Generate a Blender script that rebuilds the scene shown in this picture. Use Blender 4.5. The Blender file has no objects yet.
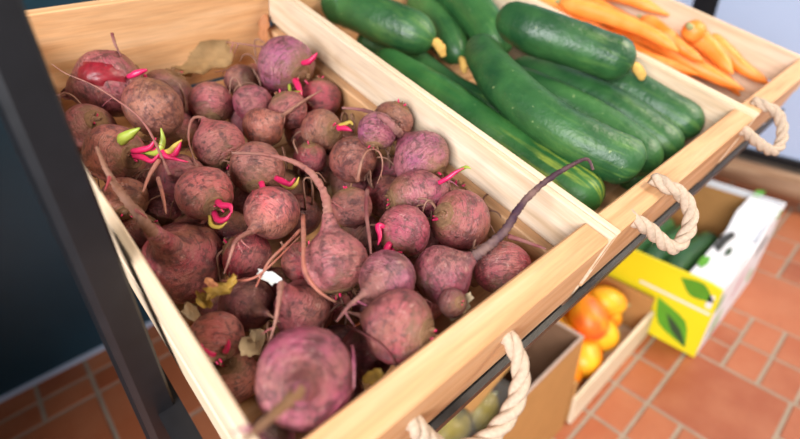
import bpy, bmesh, math, random
import numpy as np
from mathutils import Vector, Matrix, noise
random.seed(7)
sc = bpy.context.scene
C = sc.collection
# ------------------------------------------------------------------ camera
# world: X along the row of crates, Y towards the back wall, Z up, floor at z=0
F = 471.66                                   # focal length in pixels of the 800x439 frame
CAMZ = 1.15
TILT = math.radians(17)                      # the crates lean towards the customer
ax_e = Vector((0.74140339, -0.40247822, 0.53696583))     # row axis in camera coords (x right, y down, z forward)
ax_d = Vector((-0.65480515, -0.6089465, 0.44767664))     # crate depth axis
ax_u = Vector((0.14680336, -0.68351697, -0.71501981))    # crate up axis
up = math.cos(TILT)*ax_u + math.sin(TILT)*ax_d
bk = up.cross(ax_e)
RW = Matrix((ax_e, bk, up))                  # camera coords -> world
CAM = Vector((0, 0, CAMZ))
cam_d = bpy.data.cameras.new('camera'); cam = bpy.data.objects.new('camera', cam_d); C.objects.link(cam)
m = Matrix.Identity(4)
for i in range(3):
    m[i][0] = RW[i][0]; m[i][1] = -RW[i][1]; m[i][2] = -RW[i][2]; m[i][3] = CAM[i]
cam.matrix_world = m
cam_d.sensor_width = 36; cam_d.lens = F*36/800; cam_d.clip_start = .02
cam_d.dof.use_dof = True; cam_d.dof.focus_distance = .47; cam_d.dof.aperture_fstop = 2.6
sc.camera = cam
# ------------------------------------------------------------------ light
sc.view_settings.view_transform = 'Standard'; sc.view_settings.look = 'None'
sc.view_settings.gamma = 1; sc.view_settings.use_curve_mapping = False
sc.view_settings.exposure = -0.12
w = bpy.data.worlds.new('world'); sc.world = w; w.use_nodes = True
w.node_tree.nodes['Background'].inputs[0].default_value = (.90, .94, 1, 1)
w.node_tree.nodes['Background'].inputs[1].default_value = .20
def area(name, loc, tgt, sx, sy, power, col):
    l = bpy.data.lights.new(name, 'AREA'); l.shape = 'RECTANGLE'; l.size = sx; l.size_y = sy; l.energy = power; l.color = col
    o = bpy.data.objects.new(name, l); C.objects.link(o); o.location = loc
    o.rotation_euler = (Vector(tgt)-Vector(loc)).to_track_quat('-Z', 'Y').to_euler()
    return o
area('shop_window_light', (-2.3, -1.0, 2.2), (.4, .4, .85), 2.0, 1.5, 262, (.97, .98, 1))
area('ceiling_light', (2.0, -.95, 2.75), (1.2, .2, 0), 1.2, .6, 90, (1, .86, .68))
area('front_fill_light', (2.4, -2.6, 2.2), (1.2, .3, .4), 2.0, 1.4, 40, (1, .95, .88))  # added fill lamp from the front, not a known source of the shop

# ------------------------------------------------------------------ geometry helpers
CT, ST = math.cos(TILT), math.sin(TILT)
def cw(x, y, z):                             # crate frame (z=0 on the crate rims) -> world
    zz = z-.3
    return Vector((x, y*CT-zz*ST, y*ST+zz*CT+CAMZ))
def wc(v):
    a = v.y; b = v.z-CAMZ
    return Vector((v.x, a*CT+b*ST, -a*ST+b*CT+.3))
CRATE_ROT = Matrix.Rotation(TILT, 4, 'X')
def ray(px, py): return (RW @ Vector((px-400, py-219.5, F)))/F        # length 1 along the optical axis
def on_crate(px, py, z):                     # point of the crate plane z=const seen at a pixel
    r = ray(px, py); rz = -r.y*ST+r.z*CT
    return CAM+r*((z-.3)/rz)
def on_front(px, py, yc):                    # point of the crate plane y=const
    r = ray(px, py); ry = r.y*CT+r.z*ST
    return CAM+r*(yc/ry)
def on_z(px, py, z):
    r = ray(px, py); return CAM+r*((z-CAMZ)/r.z)
def on_x(px, py, x):
    r = ray(px, py); return CAM+r*(x/r.x)
def depth(v): return (RW.transposed() @ (v-CAM)).z
CR = Vector((RW[0][0], RW[1][0], RW[2][0])); CU = -Vector((RW[0][1], RW[1][1], RW[2][1])); CB = -Vector((RW[0][2], RW[1][2], RW[2][2]))

def mesh(name, verts, faces, mat, parent=None, smooth=True, attr=None, base=None):
    me = bpy.data.meshes.new(name)
    if base is not None: verts = [Vector(v)-base for v in verts]
    me.from_pydata([tuple(v) for v in verts], [], faces)
    if smooth: me.polygons.foreach_set('use_smooth', [True]*len(me.polygons))
    if attr is not None:
        a = me.attributes.new('q', 'FLOAT_VECTOR', 'POINT')
        a.data.foreach_set('vector', [c for v in attr for c in v])
    me.materials.append(mat); me.update()
    return link(name, me, parent, base)
def link(name, me, parent=None, base=None):
    o = bpy.data.objects.new(name, me); C.objects.link(o)
    if parent: o.parent = parent
    if base is not None and parent is None: o.location = base
    return o
def thing(name, label, cat, loc=(0, 0, 0), group=None, rot=None):
    o = bpy.data.objects.new(name, None); C.objects.link(o); o.empty_display_size = .02
    if rot is not None: o.matrix_world = Matrix.Translation(loc) @ rot
    else: o.location = loc
    tag(o, label, cat, group); return o
def tag(o, label, cat, group=None, kind=None):
    if label: o['label'] = label
    if cat: o['category'] = cat
    if group: o['group'] = group
    if kind: o['kind'] = kind
    return o
_boxes = {}
def box_mesh(sx, sy, sz, bev, mat, seg=1):
    k = (round(sx, 5), round(sy, 5), round(sz, 5), bev, mat.name, seg)
    if k in _boxes: return _boxes[k]
    bm = bmesh.new(); bmesh.ops.create_cube(bm, size=1)
    for v in bm.verts: v.co = Vector((v.co.x*sx, v.co.y*sy, v.co.z*sz))
    if bev: bmesh.ops.bevel(bm, geom=list(bm.edges), offset=bev, segments=seg, affect='EDGES', profile=.5)
    me = bpy.data.meshes.new('board'); bm.to_mesh(me); bm.free(); me.materials.append(mat)
    _boxes[k] = me; return me
def box(name, lo, hi, mat, parent=None, bev=.0015, rz=0):
    lo = Vector(lo); hi = Vector(hi); s = hi-lo
    o = link(name, box_mesh(s.x, s.y, s.z, bev, mat), parent); o.location = (lo+hi)/2
    if rz: o.rotation_euler.z = rz
    return o
def catmull(pts, n):
    P = [Vector(p) for p in pts]
    if len(P) == 2: return [P[0].lerp(P[1], i/n) for i in range(n+1)]
    P = [P[0]*2-P[1]]+P+[P[-1]*2-P[-2]]
    out = []; ns = len(P)-3
    for i in range(n+1):
        u = i/n*ns; k = min(int(u), ns-1); t = u-k
        a, b, c, d = P[k:k+4]
        out.append(.5*((2*b)+(c-a)*t+(2*a-5*b+4*c-d)*t*t+(3*b-a-3*c+d)*t**3))
    return out
def catmull_u(pts, us):
    P = [Vector(p) for p in pts]; P = [P[0]*2-P[1]]+P+[P[-1]*2-P[-2]]; out = []; ns = len(P)-3
    for u in us:
        u *= ns; k = min(int(u), ns-1); t = u-k; a, b, c, d = P[k:k+4]
        out.append(.5*((2*b)+(c-a)*t+(2*a-5*b+4*c-d)*t*t+(3*b-a-3*c+d)*t**3))
    return out
def settle(items, xlo, xhi, rounds=120):
    """items: dicts with world control points and radius R; pushes long vegetables apart and keeps them inside their crate"""
    for it in range(rounds):
        S = [catmull_u(i['pts'], [k/15 for k in range(16)]) for i in items]
        for a in range(len(items)):
            for b in range(a+1, len(items)):
                best = None
                for i, p in enumerate(S[a]):
                    for j, q in enumerate(S[b]):
                        d = (q-p).length
                        if best is None or d < best[0]: best = (d, i, j)
                want = (items[a]['R']+items[b]['R'])*.92
                if best[0] < want:
                    d, i, j = best; p, q = S[a][i], S[b][j]
                    n = (q-p).normalized() if d > 1e-5 else Vector((0, 0, -1))
                    v = (p-CAM).normalized(); push = (want-d)*.45
                    for it_, s_, k in ((items[a], -1, i), (items[b], 1, j)):
                        dv = n*s_*push; al = v*dv.dot(v); mv = (al+(dv-al)*.4)*(.5 if wc(it_['pts'][1]).z > -.04 else 1.3)*it_.get('w', 1)
                        L = len(it_['pts'])-1; u = k/15*L
                        it_['pts'] = [pp+mv*max(.25, 1-abs(m_-u)*.6) for m_, pp in enumerate(it_['pts'])]
        for i in items:
            i['R'] = i['rp']*depth(i['pts'][2])/F
            R = i['R']; np_ = []
            for m_, p in enumerate(i['pts']):
                q = wc(p); e = .7 if m_ in (0, len(i['pts'])-1) else 1.04
                q.x = min(max(q.x, xlo+R*e), xhi-R*e); q.y = min(max(q.y, .086+R*.15), .660-R*(.9 if m_ == 0 else .2)-.02*m_); q.z = max(q.z, -.126+R)
                np_.append(cw(*q))
            i['pts'] = np_
def interp(vals, n):
    r = []
    for i in range(n+1):
        u = i/n*(len(vals)-1); k = min(int(u), len(vals)-2); r.append(vals[k]*(1-u+k)+vals[k+1]*(u-k))
    return r
def rings(pts, radii, seg, jit=0, seed=0, close=True, ref=None):
    """surface swept along pts; returns verts, faces, attr(angle, v, seed)"""
    V = []; Fc = []; A = []
    n = len(pts); T = []
    for i in range(n):
        d = pts[min(i+1, n-1)]-pts[max(i-1, 0)]
        T.append(d.normalized() if d.length > 1e-9 else Vector((0, 0, 1)))
    N = T[0].orthogonal().normalized() if ref is None else (ref-T[0]*ref.dot(T[0])).normalized()
    for i in range(n):
        N = (N-T[i]*N.dot(T[i])).normalized(); B = T[i].cross(N)
        for k in range(seg):
            a = 2*math.pi*k/seg; r = radii[i]
            if jit: r *= 1+jit*noise.noise(Vector((math.cos(a)*1.3+seed*7.1, math.sin(a)*1.3, i*.55+seed)))
            V.append(pts[i]+(N*math.cos(a)+B*math.sin(a))*r); A.append((k/seg, i/(n-1), seed))
    for i in range(n-1):
        for k in range(seg):
            k2 = (k+1) % seg
            Fc.append((i*seg+k, i*seg+k2, (i+1)*seg+k2, (i+1)*seg+k))
    if close:
        Fc.append(tuple(range(seg-1, -1, -1))); Fc.append(tuple((n-1)*seg+k for k in range(seg)))
    return V, Fc, A
def tube(name, pts, radii, mat, parent=None, seg=8, n=14, jit=.1, seed=0, base=None):
    P = catmull(pts, n); R = interp(radii, n)
    V, Fc, A = rings(P, R, seg, jit, seed)
    return mesh(name, V, Fc, mat, parent, True, A, base)
# ------------------------------------------------------------------ materials
class NT:
    def __init__(s, name, rough=.5, spec=.5):
        s.m = bpy.data.materials.new(name); s.m.use_nodes = True; s.t = s.m.node_tree
        s.b = s.t.nodes['Principled BSDF']; s.b.inputs['Roughness'].default_value = rough
        s.b.inputs['Specular IOR Level'].default_value = spec
    def n(s, typ, **kw):
        x = s.t.nodes.new(typ)
        for k, v in kw.items():
            if k in x.inputs and not hasattr(type(x), k): x.inputs[k].default_value = v
            else: setattr(x, k, v)
        return x
    def l(s, a, b): s.t.links.new(a, b)
    def coord(s, scale=(1, 1, 1), kind='Object', rnd=True):
        tc = s.n('ShaderNodeTexCoord'); mp = s.n('ShaderNodeMapping'); mp.inputs['Scale'].default_value = scale
        s.l(tc.outputs[kind], mp.inputs['Vector'])
        if rnd:
            oi = s.n('ShaderNodeObjectInfo'); mu = s.n('ShaderNodeMath', operation='MULTIPLY'); mu.inputs[1].default_value = 37
            s.l(oi.outputs['Random'], mu.inputs[0]); s.l(mu.outputs[0], mp.inputs['Location'])
        return mp.outputs[0]
    def noise(s, vec, scale, detail=4, rough=.55, dist=0):
        x = s.n('ShaderNodeTexNoise'); x.inputs['Scale'].default_value = scale; x.inputs['Detail'].default_value = detail
        x.inputs['Roughness'].default_value = rough; x.inputs['Distortion'].default_value = dist
        s.l(vec, x.inputs['Vector']); return x.outputs['Fac']
    def ramp(s, fac, stops):
        x = s.n('ShaderNodeValToRGB'); e = x.color_ramp.elements
        while len(e) < len(stops): e.new(.5)
        for i, (p, c) in enumerate(stops):
            e[i].position = p; e[i].color = (*c, 1) if len(c) == 3 else c
        s.l(fac, x.inputs[0]); return x.outputs[0]
    def mix(s, fac, a, b, mode='MIX'):
        x = s.n('ShaderNodeMix', data_type='RGBA', blend_type=mode)
        for sock, v in ((x.inputs[0], fac), (x.inputs[6], a), (x.inputs[7], b)):
            if hasattr(v, 'links'): s.l(v, sock)
            else: sock.default_value = v if not isinstance(v, tuple) else (*v, 1)
        return x.outputs[2]
    def bump(s, h, strength, dist=.002):
        x = s.n('ShaderNodeBump'); x.inputs['Strength'].default_value = strength; x.inputs['Distance'].default_value = dist
        s.l(h, x.inputs['Height']); s.l(x.outputs[0], s.b.inputs['Normal'])
    def col(s, c):
        if hasattr(c, 'links'): s.l(c, s.b.inputs['Base Color'])
        else: s.b.inputs['Base Color'].default_value = (*c, 1)
        return s
W3 = lambda v: (v, v, v)
def wood_mat(name, axis, c0, c1, c2):
    s = NT(name, .55, .35)
    sc_ = [38, 38, 38]; sc_[axis] = 2.2
    v = s.coord(tuple(sc_))
    g = s.noise(v, 1.6, 6, .6, .6)
    g2 = s.noise(s.coord(tuple(x*6 for x in sc_)), 1.5, 3)
    c = s.ramp(g, [(.3, c0), (.5, c1), (.68, c2)])
    c = s.mix(.25, c, s.ramp(g2, [(.35, W3(.45)), (.6, W3(1))]), 'MULTIPLY')
    s.col(c); s.bump(g2, .15, .001); return s.m
PINE = ((.54, .265, .110), (.66, .365, .175), (.72, .44, .245))
M_wx = wood_mat('pine_grain_along_row', 0, *PINE)
M_wy = wood_mat('pale_pine_grain_along_depth', 1, (.62, .43, .27), (.70, .53, .37), (.76, .61, .46))
M_wy2 = wood_mat('pine_grain_along_depth', 1, *PINE)
def plain(name, col, rough=.5, spec=.5, metal=0, nscale=0, namp=.2, bump=0):
    s = NT(name, rough, spec); s.b.inputs['Metallic'].default_value = metal
    if nscale:
        f = s.noise(s.coord(), nscale, 5)
        s.col(s.mix(f, tuple(x*(1-namp) for x in col), tuple(min(1, x*(1+namp)) for x in col)))
        if bump: s.bump(f, bump, .002)
    else: s.col(col)
    return s.m
M_black = plain('black_painted_steel', (.007, .007, .009), .40, .5, 0, 60, .5, .1)
M_rope = plain('sisal_rope', (.46, .35, .26), .85, .2, 0, 300, .35, .4)
def beet_material():
    s = NT('beetroot_skin', .5, .65)
    oi = s.n('ShaderNodeObjectInfo')
    v = s.coord()
    at = s.n('ShaderNodeAttribute'); at.attribute_name = 'q'
    sep = s.n('ShaderNodeSeparateXYZ'); s.l(at.outputs['Vector'], sep.inputs[0])
    big = s.noise(v, 26, 5, .6, .3)
    fine = s.noise(v, 190, 5, .68)
    # rings around the axis: fine scratches of the skin
    cmb = s.n('ShaderNodeCombineXYZ')
    mx = s.n('ShaderNodeMath', operation='MULTIPLY'); mx.inputs[1].default_value = 6; s.l(sep.outputs[0], mx.inputs[0])
    my = s.n('ShaderNodeMath', operation='MULTIPLY'); my.inputs[1].default_value = 34; s.l(sep.outputs[1], my.inputs[0])
    s.l(mx.outputs[0], cmb.inputs[0]); s.l(my.outputs[0], cmb.inputs[1]); s.l(sep.outputs[2], cmb.inputs[2])
    lines = s.noise(cmb.outputs[0], 2.2, 4, .6, .4)
    mid = s.noise(v, 75, 5, .65, .6)
    dusty = (.38, .150, .115)
    c = s.mix(s.ramp(big, [(.40, W3(0)), (.64, W3(.70))]), oi.outputs['Color'], dusty)
    b2 = s.noise(v, 17, 3)
    c = s.mix(s.ramp(b2, [(.46, W3(0)), (.68, W3(.5))]), c, (.36, .062, .10))
    er = s.noise(v, 12, 4, .6, .4)
    c = s.mix(s.ramp(er, [(.50, W3(0)), (.66, W3(.7))]), c, (.235, .105, .048))
    # blotches, scars, pits and pale scuffs of the skin
    c = s.mix(s.ramp(mid, [(.38, W3(.75)), (.52, W3(0))]), c, (.075, .016, .020))
    c = s.mix(s.ramp(mid, [(.60, W3(0)), (.76, W3(.5))]), c, (.42, .23, .17))
    c = s.mix(s.ramp(lines, [(.55, W3(0)), (.63, W3(.7))]), c, (.085, .025, .022))
    c = s.mix(s.ramp(fine, [(.55, W3(0)), (.63, W3(.8))]), c, (.065, .022, .020))
    c = s.mix(s.ramp(fine, [(.33, W3(.55)), (.41, W3(0))]), c, (.48, .27, .22))
    # tan earth towards the crown
    cr = s.n('ShaderNodeMath', operation='ADD'); s.l(sep.outputs[1], cr.inputs[0])
    sh = s.n('ShaderNodeMath', operation='MULTIPLY_ADD'); s.l(mid, sh.inputs[0]); sh.inputs[1].default_value = .5; sh.inputs[2].default_value = -.25
    s.l(sh.outputs[0], cr.inputs[1])
    c = s.mix(s.ramp(cr.outputs[0], [(.08, W3(.95)), (.30, W3(0))]), c, (.25, .125, .058))
    s.col(c)
    mixh = s.n('ShaderNodeMath', operation='ADD'); s.l(fine, mixh.inputs[0]); s.l(lines, mixh.inputs[1])
    mh = s.n('ShaderNodeMath', operation='ADD'); s.l(mixh.outputs[0], mh.inputs[0]); s.l(mid, mh.inputs[1])
    s.bump(mh.outputs[0], .8, .0025)
    s.l(s.ramp(big, [(.35, W3(.32)), (.65, W3(.50))]), s.b.inputs['Roughness'])
    return s.m
M_beet = beet_material()
def root_material():
    s = NT('beetroot_root', .7, .3)
    oi = s.n('ShaderNodeObjectInfo')
    v = s.coord()
    f = s.noise(v, 140, 4); f2 = s.noise(v, 40, 3)
    c = s.mix(s.ramp(f2, [(.35, W3(.0)), (.7, W3(.55))]), oi.outputs['Color'], (.34, .20, .15))
    c = s.mix(s.ramp(f, [(.55, W3(0)), (.7, W3(.7))]), c, (.10, .04, .035))
    s.col(c); s.bump(f, .5, .001); return s.m
M_root = root_material()
M_crown = plain('dry_crown', (.20, .105, .055), .85, .2, 0, 160, .6, .5)
M_pink = plain('pink_stalk', (.60, .016, .10), .38, .5, 0, 60, .25)
M_lime = plain('green_stalk', (.30, .36, .045), .45, .5, 0, 60, .35)
M_ylw = plain('yellow_stalk', (.48, .34, .06), .5, .4, 0, 60, .35)
M_flesh = plain('cut_beet_flesh', (.20, .008, .016), .38, .5, 0, 140, .85, .6)
M_husk = plain('dry_husk', (.27, .16, .07), .8, .2, 0, 50, .5, .3)
M_pale = plain('pale_husk', (.52, .40, .25), .75, .2, 0, 40, .3, .3)
M_withered = plain('withered_yellow_leaf', (.34, .20, .035), .6, .3, 0, 90, .5, .3)
M_white = plain('white_bits', (.78, .78, .75), .5, .4, 0, 30, .1)
M_leafbrown = plain('brown_leaf', (.42, .17, .07), .65, .3, 0, 40, .4, .2)
# ------------------------------------------------------------------ floor and walls
H270 = .27
def tile_mat():
    s = NT('terracotta', .5, .45)
    oi = s.n('ShaderNodeObjectInfo'); v = s.coord()
    f = s.noise(v, 9, 5, .6); g = s.noise(v, 60, 4)
    c = s.ramp(oi.outputs['Random'], [(0, (.27, .064, .022)), (.5, (.34, .090, .032)), (1, (.39, .120, .048))])
    c = s.mix(s.ramp(f, [(.4, W3(0)), (.75, W3(.5))]), c, (.43, .165, .078))
    c = s.mix(s.ramp(g, [(.58, W3(0)), (.75, W3(.4))]), c, (.24, .08, .04))
    s.col(c); s.bump(g, .15, .002); return s.m
M_tile = tile_mat()
M_grout = plain('grout', (.31, .235, .175), .9, .2, 0, 40, .25, .2)
floor = box('floor', (-1.6, -1.2, -.05), (3.2, 1.47, -.004), M_grout, None, 0); tag(floor, 'terracotta tiled shop floor with pale grout', 'floor', kind='structure')
fo = Vector(floor.location)
def tile(x0, x1, y0, y1):
    g = .0055
    o = box('tile', (x0+g, y0+g, -.012), (x1-g, y1-g, 0), M_tile, floor, .002); o.location -= fo
    o.location.z -= random.uniform(0, .0012)
def panel(x0, x1, y0, y1, kind):
    if kind == 0: tile(x0, x1, y0, y1); return
    nx, ny = (3, 2) if kind == 1 else ((2, 3) if kind == 2 else (2, 2))
    for i in range(nx):
        for j in range(ny):
            tile(x0+(x1-x0)*i/nx, x0+(x1-x0)*(i+1)/nx, y0+(y1-y0)*j/ny, y0+(y1-y0)*(j+1)/ny)
cols = {  # x range -> list of (y0, y1, kind)
    (.71, .98): [(-.35, -.09, 0), (-.09, .175, 2), (.175, .44, 2), (.44, .70, 0)],
    (.98, 1.25): [(-.35, -.085, 2), (-.085, .175, 0), (.175, .44, 2), (.44, .70, 0)],
    (1.25, 1.52): [(-.45, -.18, 0), (-.18, .085, 2), (.085, .35, 1), (.35, .62, 0)],
    (1.52, 1.79): [(-.35, -.085, 1), (-.085, .18, 0), (.18, .44, 3), (.44, .70, 0)],
    (1.79, 2.06): [(-.35, -.085, 0), (-.085, .18, 2), (.18, .44, 0), (.44, .70, 0)],
    (2.06, 2.33): [(-.35, -.085, 2), (-.085, .18, 0), (.18, .44, 2), (.44, .70, 0)],
    (.44, .71): [(-.35, -.09, 2), (-.09, .175, 0), (.175, .44, 0)],
}
for (a, b), lst in cols.items():
    for y0, y1, k in lst: panel(a, b, y0, y1, k)
# left patch, seen past the rack post
for a, b in ((-.66, -.39), (-.39, -.12), (-.12, .15), (.15, .44)):
    for j in range(2): tile(a+.135*j, a+.135*(j+1), 1.29, 1.38)
    for j in range(2): tile(a+.135*j, a+.135*(j+1), 1.38, 1.465)
    tile(a, b, 1.02, 1.29); tile(a, b, .75, 1.02)
for a in (-1.47, -1.2, -.93, -.66, -.39, -.12, .15):          # plain tiles under and around the rack
    b = a+.27 if a < .1 else .44
    for k in range(7): tile(a, b, .75-.27*(k+1), .75-.27*k)
    if a < -.7:
        for y0, y1 in ((.75, 1.02), (1.02, 1.29), (1.29, 1.465)): tile(a, b, y0, y1)
for (a, b), lst in list(cols.items())+[((2.33, 2.60), [(.7, .7, 0)])]:
    y = lst[0][0]
    while y > -1.0: tile(a, b, max(y-.27, -1.19), y); y -= .27
    y = lst[-1][1]
    while y < 1.40: tile(a, b, y, min(y+.27, 1.465)); y += .27
M_navy = plain('dark_navy_wall', (.010, .040, .062), .3, .5, 0, 3, .4)
wb = box('wall_back', (-1.6, 1.47, -.05), (3.2, 1.55, 2.7), M_navy, None, 0); tag(wb, 'dark navy back wall behind the crates', 'wall', kind='structure')
bb = box('baseboard_back', (-1.6, 1.455, 0), (2.3, 1.4705, .012), plain('pale_strip', (.45, .50, .62), .5), None, .001); tag(bb, 'thin pale strip along the foot of the dark back wall', 'baseboard', kind='structure')
wl = box('shade_blocker_left', (-.80, .42, -.05), (-.74, 1.469, 2.7), M_navy, None, 0); tag(wl, 'added unseen navy blocker left of the rack, shading the floor', 'wall', kind='structure')  # added out of view to keep window light off the left floor
M_panel = plain('pale_blue_panel', (.50, .60, .82), .35, .5, 0, 2, .06)
YE = .715
wr = box('wall_right', (2.42, -1.2, .17), (2.5, YE, 2.7), M_panel, None, .002); tag(wr, 'pale blue panelled wall on the right', 'wall', kind='structure')
wr2 = box('trim_1', (2.42, YE, .0), (2.50, YE+.10, 2.7), M_black, None, .002); tag(wr2, 'dark upright trim at the edge of the pale blue wall', 'trim', kind='structure')
wr3 = box('trim_2', (2.405, -1.2, .135), (2.5, YE, .17), M_black, None, .002); tag(wr3, 'black strip under the pale blue wall', 'trim', kind='structure')
wr4 = box('wall_right_rear', (2.42, YE+.10, .0), (2.5, 1.468, 2.7), M_panel, None, .002); tag(wr4, 'narrow pale blue wall strip beside the back wall', 'wall', kind='structure')
# ------------------------------------------------------------------ crates
XW = .009
Y0, Y1 = .056, .676       # outer front / back of the crates
ZB = -.128
XB = (.027, .386, .785, 1.108)
def crate(k, label, zs=-.084):
    x0 = XB[k]; x1 = XB[k+1]-.0012
    o = cw((x0+x1)/2, (Y0+Y1)/2, ZB)
    t = thing('wooden_crate', label, 'crate', o, 'crates with rope handles on the rack', CRATE_ROT)
    def b(name, lo, hi, mat, bev=.0015):
        lo = Vector(lo)-Vector(((x0+x1)/2, (Y0+Y1)/2, ZB)); hi = Vector(hi)-Vector(((x0+x1)/2, (Y0+Y1)/2, ZB))
        return box(name, lo, hi, mat, t, bev)
    for xa in (x0, x1-XW):
        for z0, z1 in ((zs+.0045, .002), (-.126, zs-.0045)):
            if k == 0 and z1 < 0 and xa > x0:                    # the thick lower board of the nearest crate
                b('side_board', (xa-.006, Y0+.030, z0), (xa+XW, Y1-.0145, z1), M_wy2); continue
            o_ = b('side_slat', (xa, Y0 if z1 > 0 else Y0+.002, z0), (xa+XW, Y1, z1), M_wy)
            if len(o_.data.materials) == 1:
                o_.data.materials.append(M_wx)                  # sawn end in the tone of the front board
                for p_ in o_.data.polygons:
                    if p_.normal.y < -.9: p_.material_index = 1
    b('front_board', (x0+XW, Y0+.001, -.094), (x1-XW, Y0+.029, 0), M_wx, .002)
    b('back_board', (x0+XW, Y1-.014, -.126), (x1-XW, Y1, .012), M_wx)
    nb = 6; wd = (Y1-Y0-.002)/nb
    for i in range(nb):
        b('bottom_slat', (x0+XW*.5, Y0+.03+i*(Y1-Y0-.045)/nb, -.136), (x1-XW*.5, Y0+.03+(i+1)*(Y1-Y0-.045)/nb-.003, -.1265), M_wx, .001)
    return t, x0, x1
crates = [crate(0, 'pine crate nearest the camera, full of beetroots', -.054),
          crate(1, 'middle pine crate, full of green cucumbers', -.085),
          crate(2, 'far pine crate holding orange carrots', -.058)]
def rope(t, pts, r):
    inv = t.matrix_world.inverted() if False else (Matrix.Translation(t.location) @ t.rotation_euler.to_matrix().to_4x4()).inverted()
    P = catmull([inv @ p for p in pts], 256)
    cum = [0]
    for i in range(256): cum.append(cum[-1]+(P[i+1]-P[i]).length)
    Z = []; k = 0
    for i in range(65):
        L_ = cum[-1]*i/64
        while k < 255 and cum[k+1] < L_: k += 1
        Z.append(P[k].lerp(P[k+1], min(1, max(0, (L_-cum[k])/max(cum[k+1]-cum[k], 1e-9)))))
    P = Z
    h = bpy.data.objects.new('rope_handle', None); C.objects.link(h); h.parent = t
    L = sum((P[i+1]-P[i]).length for i in range(64))
    for s in range(3):
        # helix about the curve
        T = [(P[min(i+1, 64)]-P[max(i-1, 0)]).normalized() for i in range(65)]
        N = T[0].orthogonal().normalized(); Q = []
        for i in range(65):
            N = (N-T[i]*N.dot(T[i])).normalized(); B = T[i].cross(N)
            a = 2*math.pi*(s/3+i/64*L/(r*6.2))
            Q.append(P[i]+(N*math.cos(a)+B*math.sin(a))*r*.48)
        V, Fc, A = rings(Q, [r*.55]*65, 8, 0, s)
        mesh('strand', V, Fc, M_rope, h, True, A)
    V = []; Fc = []
    for i in range(46):
        k = random.randrange(1, 64); p = P[k]; d = Vector((random.uniform(-1, 1), random.uniform(-1, 1), random.uniform(-1, 1))).normalized()
        if k > 6 and k < 58 and i > 22: continue
        q0 = p+d*r*.8; q1 = p+d*r*1.5+(P[min(k+1, 64)]-p).normalized()*r*random.uniform(-1.2, 1.2); e = d.orthogonal().normalized()*r*.028
        f = d.cross(e).normalized()*r*.028
        n0 = len(V); V += [q0+e, q0-e+f, q0-e-f, q1]; Fc += [(n0, n0+1, n0+3), (n0+1, n0+2, n0+3), (n0+2, n0, n0+3)]
    fr = mesh('loose_fibre', V, Fc, M_rope, h); fr['kind'] = 'stuff'
def loop(px, hump):
    """handle between two holes in the front board (first and last pixel), sagging in front of it"""
    A0, A1 = on_front(*px[0], .0565), on_front(*px[-1], .0565); d0, d1 = depth(A0), depth(A1); n = len(px)-1
    inn = cw(0, .02, 0)-cw(0, 0, 0)
    return [A0+inn]+[CAM+ray(*p)*(d0+(d1-d0)*i/n+hump*math.sin(math.pi*i/n)) for i, p in enumerate(px)]+[A1+inn]
rope(crates[0][0], loop([(507, 337), (516, 351), (521, 377), (512, 409), (486, 440), (450, 452), (426, 437), (413, 423)], .012), .0079)
rope(crates[1][0], loop([(670, 188), (680, 193), (690, 210), (688, 230), (676, 247), (664, 243), (650, 230), (636, 221)], .012), .0079)
rope(crates[2][0], loop([(767, 107), (776, 112), (782, 126), (781, 142), (774, 151), (764, 147), (752, 138), (743, 130)], .012), .0076)
# ------------------------------------------------------------------ rack
rk = thing('display_rack', 'black steel rack carrying the tilted crates', 'rack', (0, 0, 0))
def prism(name, prof, p0, p1, mat, parent, ref):
    """profile (list of 2d) swept from p0 to p1; ref = direction of profile x"""
    p0 = Vector(p0); p1 = Vector(p1); T = (p1-p0).normalized(); N = (Vector(ref)-T*T.dot(Vector(ref))).normalized(); B = T.cross(N)
    n = len(prof); V = [p+N*a+B*b for p in (p0, p1) for a, b in prof]
    Fc = [tuple(range(n-1, -1, -1)), tuple(range(n, 2*n))]+[(i, (i+1) % n, n+(i+1) % n, n+i) for i in range(n)]
    return mesh(name, V, Fc, mat, parent, False)
pr = [(-.0150, .022), (-.0125, .0045), (-.0085, .0008), (-.0075, 0), (.0125, 0), (.0145, .002), (.0145, .03), (-.0150, .03)]
# left upright: leans a little, square tube with a chamfered edge
def up_post(y, xr, z0, z1):
    yf = y
    V = []
    for z in (z0, z1):
        dx = xr(z)
        for a, b in pr: V.append(Vector((dx+a-.0145, yf+b, z)))
    n = len(pr)
    Fc = [tuple(range(n-1, -1, -1)), tuple(range(n, 2*n))]+[(i, (i+1) % n, n+(i+1) % n, n+i) for i in range(n)]
    return mesh('post', V, Fc, M_black, rk, False)
up_post(.335, lambda z: .0325+(z-1.12)*.073*.9, .0, 1.45)
def cbar(name, a, b, sx, sz):
    """square bar between crate-frame points"""
    p0, p1 = cw(*a), cw(*b)
    return prism(name, [(-sx/2, -sz/2), (sx/2, -sz/2), (sx/2, sz/2), (-sx/2, sz/2)], p0, p1, M_black, rk, (1, 0, 0) if abs(b[0]-a[0]) < .01 else (0, CT, ST))
cbar('front_rail', (-.01, .072, -.1475), (1.12, .072, -.1475), .026, .022)
cbar('front_lip', (-.01, .0525, -.1045), (1.12, .0525, -.1045), .006, .0195)
cbar('back_rail', (.03, .655, -.1475), (1.12, .655, -.1475), .026, .022)
for x in (.006, .385, .784, 1.095): cbar('side_rail', (x, .086, -.1475), (x, .642, -.1475), .02, .02)
for x, y in ((.93, .60), (.12, .69)):
    v = cw(x, .60, -.158)
    box('leg', (x-.015, v.y-.015, 0), (x+.015, v.y+.015, v.z), M_black, rk, .001)
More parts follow.
